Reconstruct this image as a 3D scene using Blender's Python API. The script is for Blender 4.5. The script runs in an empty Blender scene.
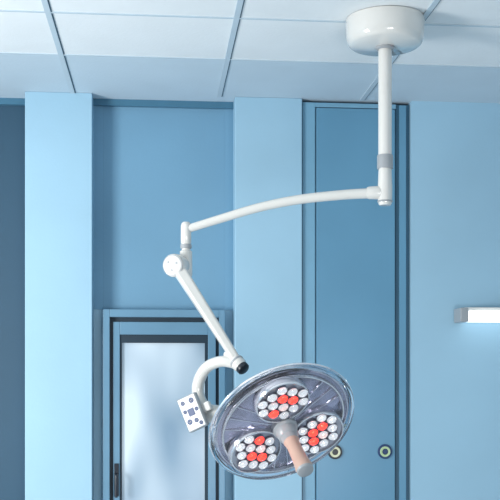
import bpy, bmesh, math
from mathutils import Vector, Matrix
S=bpy.context.scene
S.view_settings.view_transform='Standard'
COL=S.collection

def mat(name,col,rough=.5,metal=0,emit=None,es=0,trans=0,bump=0,var=0,scale=8,ior=1.45,coat=0,bscale=60,bdist=.01):
    m=bpy.data.materials.new(name); m.use_nodes=True
    nt=m.node_tree; b=nt.nodes['Principled BSDF']
    b.inputs['Base Color'].default_value=(*col,1); b.inputs['Roughness'].default_value=rough
    b.inputs['Metallic'].default_value=metal; b.inputs['IOR'].default_value=ior
    b.inputs['Transmission Weight'].default_value=trans; b.inputs['Coat Weight'].default_value=coat
    if emit: b.inputs['Emission Color'].default_value=(*emit,1); b.inputs['Emission Strength'].default_value=es
    if bump or var:
        tc=nt.nodes.new('ShaderNodeTexCoord'); n=nt.nodes.new('ShaderNodeTexNoise')
        n.inputs['Scale'].default_value=scale; n.inputs['Detail'].default_value=4
        nt.links.new(tc.outputs['Object'],n.inputs['Vector'])
        if var:
            r=nt.nodes.new('ShaderNodeValToRGB')
            r.color_ramp.elements[0].position=.3; r.color_ramp.elements[1].position=.7
            r.color_ramp.elements[0].color=(*[c*(1-var) for c in col],1)
            r.color_ramp.elements[1].color=(*[min(1,c*(1+var)) for c in col],1)
            nt.links.new(n.outputs['Fac'],r.inputs['Fac']); nt.links.new(r.outputs['Color'],b.inputs['Base Color'])
        if bump:
            bp=nt.nodes.new('ShaderNodeBump'); bp.inputs['Strength'].default_value=bump; bp.inputs['Distance'].default_value=bdist
            n2=nt.nodes.new('ShaderNodeTexNoise'); n2.inputs['Scale'].default_value=bscale
            nt.links.new(tc.outputs['Object'],n2.inputs['Vector'])
            nt.links.new(n2.outputs['Fac'],bp.inputs['Height']); nt.links.new(bp.outputs['Normal'],b.inputs['Normal'])
    return m

M=dict(
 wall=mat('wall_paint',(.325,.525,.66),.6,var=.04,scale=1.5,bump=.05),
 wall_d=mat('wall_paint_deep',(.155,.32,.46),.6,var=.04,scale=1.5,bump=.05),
 wall_shade=mat('wall_paint_shaded',(.025,.075,.125),.6,var=.04,scale=1.5,bump=.05),  # same wall, darkened in colour for the shade in the far-left recess
 cab=mat('cabinet_laminate',(.12,.29,.43),.3,var=.05,scale=2),
 cab_l=mat('cabinet_frame_paint',(.18,.37,.51),.35,var=.03),
 cab_d=mat('cabinet_edge',(.05,.14,.21),.4,var=.03),
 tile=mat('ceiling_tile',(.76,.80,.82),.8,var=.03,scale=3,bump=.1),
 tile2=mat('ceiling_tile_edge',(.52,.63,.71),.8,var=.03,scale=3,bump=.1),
 bar=mat('ceiling_grid',(.48,.58,.65),.5,var=.02),
 bar_shadow=mat('grid_shadow_line',(.06,.12,.17),.8,var=.02),  # painted shadow line along one side of each ceiling grid bar
 floor=mat('floor_vinyl',(.50,.55,.58),.35,var=.08,scale=4),
 frame=mat('recess_top_shade',(.06,.17,.26),.35,var=.03),  # dark tone for the painted shadow strips at the recess tops
 frame2=mat('door_leaf_paint',(.14,.28,.40),.3,var=.03),
 gasket=mat('gasket',(.015,.035,.055),.5,var=.05),
 white=mat('lamp_enamel',(.68,.67,.64),.15,var=.015,coat=.8),
 grey=mat('lamp_grey',(.34,.36,.38),.3,var=.02),
 dark=mat('black_plastic',(.015,.02,.03),.3,var=.1),
 navy=mat('icon_navy',(.02,.05,.14),.4,var=.05),
 plate=mat('lens_plate',(.56,.54,.66),.08,.75,var=.40,scale=7,coat=.9,bump=.8,bscale=7,bdist=.05),  # strong colour mottling imitates varied reflections on the plate
 smoke=mat('clear_cover',(.95,.95,.99),.02,trans=1,ior=1.45,var=.01,bump=.2,bscale=6,bdist=.03),
 pod=mat('pod_reflector',(.60,.60,.66),.15,.7,var=.1,scale=30),
 podr=mat('pod_ring',(.90,.90,.94),.12,.75,var=.05),
 lens=mat('led_lens',(.96,.97,1),.02,0,trans=.80,ior=1.40,emit=(1,1,1),es=.10,var=.01,coat=1),
 red=mat('led_lens_red',(1,.25,.18),.02,0,trans=.75,ior=1.40,emit=(1,.04,.02),es=.85,var=.02,coat=1),
 emitw=mat('led_chip',(1,1,1),.3,emit=(1,1,1),es=4,var=.01),
 emitr=mat('led_chip_red',(1,.3,.2),.3,emit=(1,.35,.24),es=10,var=.01),
 cup=mat('led_cup',(.90,.90,.94),.18,.8,var=.10,scale=40),
 cup_spill=mat('led_cup_red_spill',(.95,.62,.56),.18,.6,emit=(1,.4,.3),es=.15,var=.1,scale=40),  # pink tint and faint glow paint in red light spilling from neighbouring LEDs
 cupr=mat('led_cup_red',(.95,.30,.22),.15,.9,var=.12,scale=40),
 cuprim=mat('led_cup_rim',(.24,.24,.29),.2,.6,var=.1),
 handle=mat('handle_silicone',(.56,.38,.31),.4,var=.06,scale=6),
 cream=mat('lock_ring',(.75,.74,.52),.3,var=.03),
 green=mat('lock_ring_green',(.50,.64,.38),.3,var=.03),
 panel=mat('panel_face',(.76,.77,.76),.3,var=.01),
 tube=mat('diffuser',(.95,.97,1),.4,emit=(.9,.97,1),es=1.5,var=.01),
)

def finish(name,bm,m,parent=None,mw=None,smooth=False,bevel=0,local=False):
    me=bpy.data.meshes.new(name); bm.normal_update(); bm.to_mesh(me); bm.free()
    o=bpy.data.objects.new(name,me); COL.objects.link(o)
    ms=m if isinstance(m,(list,tuple)) else [m]
    for x in ms: me.materials.append(M[x])
    if smooth:
        for p in me.polygons: p.use_smooth=True
        try: me.set_sharp_from_angle(angle=math.radians(40))
        except Exception: pass
    if bevel:
        b=o.modifiers.new('bevel','BEVEL'); b.width=bevel; b.segments=3; b.limit_method='ANGLE'
    if mw is not None: o.matrix_world=mw
    if parent: o.parent=parent
    return o
def abox(bm,a,b,mi=0):
    vs=[bm.verts.new((x,y,z)) for x in (a[0],b[0]) for y in (a[1],b[1]) for z in (a[2],b[2])]
    for f in [(0,1,3,2),(4,6,7,5),(0,4,5,1),(2,3,7,6),(0,2,6,4),(1,5,7,3)]:
        fc=bm.faces.new([vs[i] for i in f]); fc.material_index=mi
def box(name,a,b,m,parent=None,bevel=0,mw=None):
    bm=bmesh.new(); abox(bm,a,b); return finish(name,bm,m,parent,mw,False,bevel)
def boxes(name,lst,m,parent=None,bevel=0,mw=None):
    bm=bmesh.new()
    for t in lst: abox(bm,t[0],t[1],t[2] if len(t)>2 else 0)
    return finish(name,bm,m,parent,mw,False,bevel)
def alathe(bm,prof,T=Matrix(),segs=64,mi=0):
    rings=[]
    for r,z in prof:
        if r<1e-6: rings.append([bm.verts.new(T@Vector((0,0,z)))])
        else: rings.append([bm.verts.new(T@Vector((r*math.cos(2*math.pi*i/segs),r*math.sin(2*math.pi*i/segs),z))) for i in range(segs)])
    for A,B in zip(rings,rings[1:]):
        for i in range(segs):
            j=(i+1)%segs
            if len(A)==1 and len(B)==1: continue
            if len(A)==1: f=bm.faces.new((A[0],B[i],B[j]))
            elif len(B)==1: f=bm.faces.new((A[i],B[0],A[j]))
            else: f=bm.faces.new((A[i],B[i],B[j],A[j]))
            f.material_index=mi
def lathe(name,prof,m,parent=None,mw=None,segs=64):
    bm=bmesh.new(); alathe(bm,prof,Matrix(),segs)
    bmesh.ops.recalc_face_normals(bm,faces=bm.faces)
    return finish(name,bm,m,parent,mw,True)
def axis(p,d,up=(0,0,1)):
    z=Vector(d).normalized(); x=Vector(up).cross(z)
    if x.length<1e-4: x=Vector((1,0,0))
    x.normalize(); y=z.cross(x)
    return Matrix(((x.x,y.x,z.x,p[0]),(x.y,y.y,z.y,p[1]),(x.z,y.z,z.z,p[2]),(0,0,0,1)))
def catmull(pts,n=10):
    P=[pts[0]]+list(pts)+[pts[-1]]; out=[]
    for i in range(1,len(P)-2):
        for k in range(n):
            t=k/n; a,b,c,d=[Vector(q) for q in P[i-1:i+3]]
            out.append(.5*((2*b)+(c-a)*t+(2*a-5*b+4*c-d)*t*t+(3*b-a-3*c+d)*t**3))
    out.append(Vector(P[-1])); return out
def tube(name,pts,r0,r1,m,parent=None,segs=24,flat=1.0):
    pts=catmull(pts); bm=bmesh.new(); rings=[]; n=len(pts)
    side=None
    for i,p in enumerate(pts):
        t=(pts[min(i+1,n-1)]-pts[max(i-1,0)]).normalized()
        if side is None: side=t.cross(Vector((0,0,1))).normalized()
        side=(side-t*side.dot(t)).normalized(); u=t.cross(side)
        r=r0+(r1-r0)*i/(n-1)
        rings.append([bm.verts.new(p+side*math.cos(a)*r*flat+u*math.sin(a)*r) for a in [2*math.pi*k/segs for k in range(segs)]])
    for A,B in zip(rings,rings[1:]):
        for k in range(segs): bm.faces.new((A[k],A[(k+1)%segs],B[(k+1)%segs],B[k]))
    bm.faces.new(rings[0]); bm.faces.new(rings[-1])
    bmesh.ops.recalc_face_normals(bm,faces=bm.faces)
    return finish(name,bm,m,parent,None,True)
def empty(name,loc=(0,0,0)):
    e=bpy.data.objects.new(name,None); COL.objects.link(e); e.location=(0,0,0); return e

# ---------------- room ----------------
H=3.2; D=5.43
box('floor',(-3,-1,-.1),(4,6,0),'floor')
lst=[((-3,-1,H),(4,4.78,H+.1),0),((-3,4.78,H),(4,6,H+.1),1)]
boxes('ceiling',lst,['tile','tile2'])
xs=[-.454+.787*i for i in range(-3,6)]
ys=[4.78-.56*i for i in range(0,10)]
l=[]
for x in xs:
    l.append(((x-.014,-1,H-.006),(x+.010,D,H),0)); l.append(((x+.010,-1,H-.003),(x+.015,D,H),1))
for y in ys:
    l.append(((-3,y-.006,H-.005),(4,y+.006,H),0)); l.append(((-3,y+.006,H-.002),(4,y+.011,H),1))
boxes('trim_1',l,['bar','bar_shadow'])
box('wall_left',(-3.1,-1,0),(-3,6,H),'wall')
box('wall_right',(4,-1,0),(4.1,6,H),'wall')
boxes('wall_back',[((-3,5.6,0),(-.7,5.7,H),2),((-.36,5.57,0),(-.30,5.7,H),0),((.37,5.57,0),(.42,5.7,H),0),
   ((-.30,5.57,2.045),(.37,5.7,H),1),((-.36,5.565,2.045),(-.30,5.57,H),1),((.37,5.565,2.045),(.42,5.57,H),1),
   ((.41,5.6,0),(1.4,5.7,H),0),((1.395,D,0),(4,5.7,H),0)],['wall','wall_d','wall_shade'])
box('pillar',(-.708,D,0),(-.353,5.6,H),'wall',bevel=.004)
box('pillar.001',(.4175,D,0),(.786,5.6,H),'wall',bevel=.004)
boxes('recess_shadow_strip',[((-.353,5.54,H-.035),(.4175,5.57,H)),((-3,5.57,H-.035),(-.708,5.6,H))],'frame')  # dark strips stand in for the shadow line where recesses meet the ceiling

# tall cabinet
c=empty('tall_cabinet')
boxes('carcass',[((.79,5.45,0),(.862,5.6,3.185)),((.862,5.45,3.16),(1.315,5.6,3.185)),((.862,5.47,0),(1.315,5.6,3.16))],'cab_l',c,.003)
box('side_gap',(1.315,5.462,0),(1.392,5.6,3.185),'cab_d',c)
box('door_leaf',(.868,5.445,.1),(1.308,5.47,3.155),'cab',c,.003)
box('edge_strip',(1.334,5.448,0),(1.372,5.462,3.18),'cab',c,.002)
box('joint_shadow_line',(.784,5.44,0),(.792,5.46,3.19),'cab_d',c)  # dark strip draws the joint and the shadow line left of the cabinet
for i,x in enumerate((.9705,1.25)):
    T=axis((x,5.445,1.26),(0,-1,0))
    lathe(f'lock_rim_{i+1}',[(0,0),(.040,0),(.040,.008),(.036,.012),(.028,.012),(.028,.006),(0,.006)],'dark' if i==0 else 'navy',c,T)
    lathe(f'lock_ring_{i+1}',[(.017,.006),(.029,.006),(.029,.015),(.026,.018),(.017,.016),(.017,.006)],'cream' if i==0 else 'green',c,T)
    lathe(f'lock_core_{i+1}',[(0,.013),(.014,.013),(.018,.008),(.018,.004)],'dark' if i==0 else 'navy',c,T)

# door with glazed leaf
d=empty('door_1')
boxes('frame',[((-.2985,5.49,0),(-.262,5.6,2.042)),((.335,5.49,0),(.3677,5.6,2.042)),((-.262,5.49,2.0),(.335,5.6,2.042))],'frame2',d,.003)
boxes('rebate',[((-.262,5.53,0),(-.245,5.6,2.0)),((.318,5.53,0),(.335,5.6,2.0)),((-.245,5.53,1.975),(.318,5.6,2.0))],'gasket',d)
boxes('leaf',[((-.245,5.515,.01),(-.208,5.58,1.975)),((.275,5.515,.01),(.318,5.58,1.975)),((-.208,5.515,1.905),(.275,5.58,1.975)),((-.208,5.515,.01),(.275,5.58,.25))],'frame2',d,.003)
boxes('glazing_bead',[((-.208,5.525,.25),(-.197,5.56,1.905)),((.258,5.525,.25),(.275,5.56,1.905)),((-.197,5.525,1.86),(.258,5.56,1.905)),],'gasket',d)
pm=bpy.data.materials.new('frosted_glass_glow'); pm.use_nodes=True; nt=pm.node_tree; b=nt.nodes['Principled BSDF']
tc=nt.nodes.new('ShaderNodeTexCoord'); mp=nt.nodes.new('ShaderNodeMapping'); mp.inputs['Scale'].default_value=(1.6,1,.6)
n=nt.nodes.new('ShaderNodeTexNoise'); n.inputs['Scale'].default_value=2.0; n.inputs['Detail'].default_value=1
r=nt.nodes.new('ShaderNodeValToRGB'); r.color_ramp.elements[0].position=.36; r.color_ramp.elements[1].position=.64
r.color_ramp.elements[0].color=(.15,.24,.33,1); r.color_ramp.elements[1].color=(.50,.59,.66,1)
nt.links.new(tc.outputs['Object'],mp.inputs['Vector']); nt.links.new(mp.outputs['Vector'],n.inputs['Vector']); nt.links.new(n.outputs['Fac'],r.inputs['Fac'])
nt.links.new(r.outputs['Color'],b.inputs['Base Color']); nt.links.new(r.outputs['Color'],b.inputs['Emission Color'])
b.inputs['Emission Strength'].default_value=.4; b.inputs['Roughness'].default_value=.2  # pane glow and cloudy tones stand in for a lit space behind the door
M['frost']=pm
box('pane',(-.2,5.54,.24),(.262,5.55,1.87),'frost',d)
hp=-.226
box('handle_plate',(hp-.012,5.505,1.02),(hp+.012,5.515,1.2),'dark',d,.002)
tube('handle_lever',[(hp,5.515,1.14),(hp,5.47,1.14),(hp,5.462,1.13),(hp,5.46,1.06),(hp,5.46,1.02)],.009,.008,'dark',d)

# wall light
w=empty('wall_light_fixture')
box('housing',(1.665,5.33,1.992),(3.0,D,2.055),'white',w,.006)
box('diffuser',(1.68,5.30,1.975),(3.0,5.41,2.035),'tube',w,.01)
box('end_cap',(1.635,5.298,1.972),(1.68,5.425,2.05),'grey',w,.006)

# ---------------- surgical light ----------------
L=empty('surgical_light')
cx,cy=.961,4.180
lathe('ceiling_canopy',[(0,0),(.158,0),(.166,-.004),(.168,-.012),(.163,-.085),(.157,-.103),(.145,-.113),(.05,-.118),(.036,-.12),(0,-.12)],'white',L,Matrix.Translation((cx,cy,H)),96)
lathe('canopy_collar',[(.034,-.10),(.04,-.118),(.04,-.128),(.031,-.132)],'grey',L,Matrix.Translation((cx,cy,H)))
lathe('down_tube',[(.029,2.60-H),(.029,-.11)],'white',L,Matrix.Translation((cx,cy,H)))
lathe('down_tube_collar',[(.028,.0),(.034,.0),(.034,.054),(.033,.058),(.028,.058)],'grey',L,Matrix.Translation((cx,cy,2.563)))
lathe('lower_joint',[(0,-.05),(.024,-.05),(.028,-.044),(.03,-.03),(.031,.03),(.028,.10),(.028,.11)],'white',L,Matrix.Translation((cx,cy,2.458)))
lathe('lower_joint_cap',[(0,-.048),(.024,-.046),(.024,-.035)],'grey',L,Matrix.Translation((cx,cy,2.455)))
lathe('lower_joint_ring',[(.030,-.034),(.033,-.032),(.033,-.028),(.030,-.026)],'grey',L,Matrix.Translation((cx,cy,2.455)))
ex,ey=.1213,4.357
def pl(t,z): return (cx+(ex-cx)*t,cy+(ey-cy)*t,z)
tube('horizontal_arm',[pl(0,2.464),pl(.08,2.461),pl(.22,2.456),pl(.43,2.440),pl(.63,2.409),pl(.83,2.362),pl(1.0,2.320)],.023,.018,'white',L)
lathe('arm_root_sleeve',[(.0,.0),(.027,0),(.029,.01),(.027,.05),(.0235,.06)],'white',L,axis(pl(.02,2.463),(ex-cx,ey-cy,-.005)))
lathe('elbow_post',[(0,.033),(.014,.032),(.02,.026),(.023,.015),(.023,-.06),(.019,-.065),(.019,-.09),(.027,-.095),(.028,-.20),(.022,-.212),(0,-.214)],'white',L,Matrix.Translation((ex,ey,2.32)))
lathe('elbow_ring',[(.0195,-.064),(.0245,-.066),(.0245,-.082),(.0195,-.084)],'grey',L,Matrix.Translation((ex,ey,2.32)))
jd=Vector((-.42,-.9,-.05)).normalized(); jc=Vector((.075,4.315,2.158))
lathe('spring_arm_joint',[(0,-.05),(.037,-.05),(.047,-.045),(.050,-.035),(.050,.02),(.047,.028),(.041,.030),(.041,.034),(.034,.036),(0,.036)],'white',L,axis(jc,jd))
lathe('joint_cover_ring',[(.0395,.0305),(.045,.0305),(.045,.033),(.0395,.033)],'grey',L,axis(jc,jd))
for k in range(3):
    a=k*2.094+.4; T=axis(jc,jd)@Matrix.Translation((.022*math.cos(a),.022*math.sin(a),.036))
    lathe(f'joint_screw_{k+1}',[(0,.0015),(.004,.0015),(.005,0)],'grey',L,T,16)
A0=Vector((.092,4.30,2.135)); A1=Vector((.327,4.19,1.752))
ax=axis(A0,A1-A0,up=(.2,-1,0)); ln=(A1-A0).length
def rbar(name,w0,h0,w1,h1,z0,z1,m,T,off=(0,0),bev=.01):
    bm=bmesh.new(); v=[]
    for (w_,h_,z_) in ((w0,h0,z0),(w1,h1,z1)):
        v+= [bm.verts.new((off[0]+sx*w_/2,off[1]+sy*h_/2,z_)) for sx,sy in ((-1,-1),(1,-1),(1,1),(-1,1))]
    bm.faces.new(v[0:4][::-1]); bm.faces.new(v[4:8])
    for i in range(4): j=(i+1)%4; bm.faces.new((v[i],v[j],v[4+j],v[4+i]))
    return finish(name,bm,m,L,T,True,bev)
rbar('spring_arm',.054,.05,.038,.036,0,ln,'white',ax,bev=.012)
jdir=Vector((.55,-.55,-.62)).normalized(); K=Vector((.334,4.187,1.737))
lathe('wrist_joint',[(0,-.075),(.022,-.073),(.027,-.065),(.028,-.02),(.031,-.015),(.031,.015),(.028,.02),(.027,.028)],'white',L,axis(K,jdir))
lathe('wrist_collar',[(.0315,-.012),(.033,-.010),(.033,-.004),(.0315,-.002)],'grey',L,axis(K,jdir))
lathe('wrist_cap',[(.027,.022),(.028,.03),(.027,.042),(.022,.047),(0,.049)],'dark',L,axis(K,jdir))
tube('yoke',[(.326,4.192,1.735),(.2688,4.213,1.745),(.2117,4.248,1.7235),(.1785,4.272,1.674),(.1703,4.282,1.614),(.1913,4.27,1.556),(.24,4.247,1.520)],.023,.028,'white',L)

# head
N=Vector((.233,-.7405,-.63)).normalized(); e1=Vector((.896,-.0824,.43)); e1=(e1-N*e1.dot(N)).normalized(); e2=N.cross(e1)
C=Vector((.515,4.095,1.482))
HT=Matrix(((e1.x,e2.x,N.x,C.x),(e1.y,e2.y,N.y,C.y),(e1.z,e2.z,N.z,C.z),(0,0,0,1)))
R=.315
lathe('head_back_shell',[(0,-.10),(.08,-.097),(.16,-.082),(.24,-.055),(.285,-.03),(.296,-.024),(.28,-.028),(.235,-.05),(.155,-.076),(0,-.09)],'grey',L,HT,128)
lathe('head_clear_rim',[(.264,.0),(.300,.010),(.312,.005),(R,-.008),(.311,-.022),(.298,-.028),(.290,-.024),(.300,-.014),(.302,-.006),(.296,.002),(.264,-.006),(.264,.0)],'smoke',L,HT,128)
lathe('head_rim_bead',[(.309,-.010),(.312,-.005),(.316,-.006),(.318,-.012),(.314,-.018),(.309,-.016),(.309,-.010)],'podr',L,HT,128)
lathe('head_inner_ring',[(.280,-.012),(.282,-.006),(.286,-.006),(.288,-.014)],'podr',L,HT,128)
lathe('head_lens_plate',[(0,.004),(.10,.003),(.20,-.001),(.27,-.008),(.292,-.016)],'plate',L,HT,128)
lathe('head_plate_ring',[(.255,-.004),(.258,.009),(.264,.010),(.268,-.004)],'podr',L,HT,128)
lathe('head_clear_cover',[(.04,.024),(.10,.0235),(.20,.019),(.258,.010),(.258,.0085),(.20,.0175),(.10,.022),(.04,.0225)],'smoke',L,HT,128)
bm=bmesh.new()
for a in (17,137,257):
    for s in (-.03,0,.03):
        T=Matrix.Rotation(math.radians(a),4,'Z')
        vs=[T@Vector(p) for p in ((.05,s-.002,.003),(.05,s+.002,.003),(.25,s*2.1+.002,-.004),(.25,s*2.1-.002,-.004))]
        up=[v+Vector((0,0,.006)) for v in vs]; q=[bm.verts.new(v) for v in vs+up]
        for f in ((4,5,6,7),(0,1,5,4),(1,2,6,5),(2,3,7,6),(3,0,4,7)): bm.faces.new([q[i] for i in f])
finish('head_reflection_ribs',bm,'podr',L,HT)  # bright ribs added to imitate radial reflection streaks on the head
reds={0:[3,7,9],1:[3,6,10],2:[2,7,10]}
spill_cups={0:[6],1:[7],2:[6]}
bmL=bmesh.new(); bmP=bmesh.new()
for pi,a in enumerate((77,-43,-163)):
    rr=.158; a=math.radians(a); px,py=rr*math.cos(a),rr*math.sin(a)
    # pods stand proud of the clear cover so the lenses are exposed
    tilt=Matrix.Translation((px,py,.020))@Matrix.Rotation(a,4,'Z')@Matrix.Rotation(math.radians(-4),4,'Y')
    alathe(bmP,[(0,.004),(.104,.004),(.107,.010),(.112,.010),(.115,.004),(.115,-.022)],tilt,64,0)
    alathe(bmP,[(.106,.0095),(.107,.014),(.112,.0135),(.1135,.009)],tilt,64,1)
    k=0
    for row,nn in enumerate((2,3,4,3,2)):
        for i in range(nn):
            x=(i-(nn-1)/2)*.049; y=(row-2)*.0425
            T=tilt@Matrix.Translation((x,y,.004))
            isr=k in reds[pi]; isp=k in spill_cups[pi]
            alathe(bmP,[(.0240,.0),(.0240,.010),(.0220,.011),(.0210,.008)],T,28,6)
            alathe(bmP,[(.0210,.008),(.016,.003),(.008,.001),(0,.001)],T,28,3 if isr else (7 if isp else 2))
            alathe(bmP,[(.0065,.001),(.0065,.003),(0,.004)],T,16,5 if isr else 4)
            alathe(bmL,[(0,.0055),(.0205,.008),(.0195,.013),(.015,.0175),(.008,.0205),(0,.0215)],T,28,1 if isr else 0)
            k+=1
bmesh.ops.recalc_face_normals(bmP,faces=bmP.faces); bmesh.ops.recalc_face_normals(bmL,faces=bmL.faces)
finish('led_pods',bmP,['pod','podr','cup','cupr','emitw','emitr','cuprim','cup_spill'],L,HT,True)
finish('led_lenses',bmL,['lens','red'],L,HT,True)
lathe('handle_socket',[(.055,.0),(.053,.03),(.045,.036),(.042,.07),(.036,.076),(.034,.10),(.0,.10)],'grey',L,HT)
lathe('sterile_handle',[(.031,.09),(.033,.10),(.030,.112),(.028,.13),(.029,.18),(.033,.232),(.036,.25),(.033,.262)],'handle',L,HT)
lathe('handle_tip',[(.033,.260),(.035,.264),(.033,.272),(.022,.277),(0,.278)],'grey',L,HT)
lathe('head_hub',[(0,-.06),(.028,-.06),(.036,-.05),(.04,-.02),(.04,.02),(.034,.05),(.03,.06),(0,.06)],'white',L,axis((.235,4.235,1.522),(1,-.35,-.1)))
tube('head_hub_arm',[(.22,4.245,1.53),(.27,4.225,1.525),(.32,4.19,1.53)],.03,.03,'white',L)
# keypad
KP=Matrix.Translation((.143,4.20,1.530))@Matrix.Rotation(math.radians(-28),4,'Z')@Matrix.Rotation(math.radians(-24),4,'Y')
box('keypad_body',(-.046,-.006,-.075),(.046,.022,.075),'grey',L,.006,KP)
box('keypad_face',(-.041,-.0085,-.070),(.041,-.004,.070),'panel',L,.002,KP)
box('keypad_display',(-.014,-.0105,-.014),(.016,-.008,.018),'navy',L,.0008,KP)
bm=bmesh.new()
for x,z,r_ in ((-.022,.05,.010),(.020,.048,.012),(-.026,.012,.009),(.029,.006,.009),(-.022,-.034,.012),(.010,-.038,.010),(.026,-.055,.009)):
    T=Matrix.Translation((x,-.0085,z))@Matrix.Rotation(math.radians(90),4,'X')
    alathe(bm,[(r_*1.0,0),(r_,.0015),(r_*.4,.0015),(r_*.4,0)],T,20)
    abox(bm,(x-.0018,-.0105,z-r_*.5),(x+.0018,-.0085,z+r_*.5))
bmesh.ops.recalc_face_normals(bm,faces=bm.faces)
finish('keypad_buttons',bm,'navy',L,KP)
box('keypad_bracket',(.02,.015,-.02),(.08,.04,.02),'white',L,.006,KP)

# ---------------- lights ----------------
def area(name,loc,tgt,sx,sy,p,col):
    la=bpy.data.lights.new(name,'AREA'); la.shape='RECTANGLE'; la.size=sx; la.size_y=sy; la.energy=p; la.color=col
    o=bpy.data.objects.new(name,la); COL.objects.link(o); o.location=loc
    o.rotation_euler=(Vector(tgt)-Vector(loc)).to_track_quat('-Z','Y').to_euler()
area('left_key_light',(-2.7,2.8,1.6),(.6,4.9,1.9),.9,1.4,138,(1,.985,.96))  # added key from the left, acting as a window that is not modelled
area('rear_fill_light',(1.2,-.6,.9),(.9,5,2.3),1.4,.9,60,(1,1,1))  # unseen fill added behind the camera, no fitting modelled
W=bpy.data.worlds.new('World'); S.world=W; W.use_nodes=True
W.node_tree.nodes['Background'].inputs[0].default_value=(.85,.94,1,1); W.node_tree.nodes['Background'].inputs[1].default_value=.36

cam=bpy.data.cameras.new('camera'); co=bpy.data.objects.new('camera',cam); COL.objects.link(co)
co.location=(0,0,1.7); co.rotation_euler=(math.radians(90),0,-math.atan(.092))
cam.sensor_width=36; cam.lens=72; cam.shift_y=.244
S.camera=co
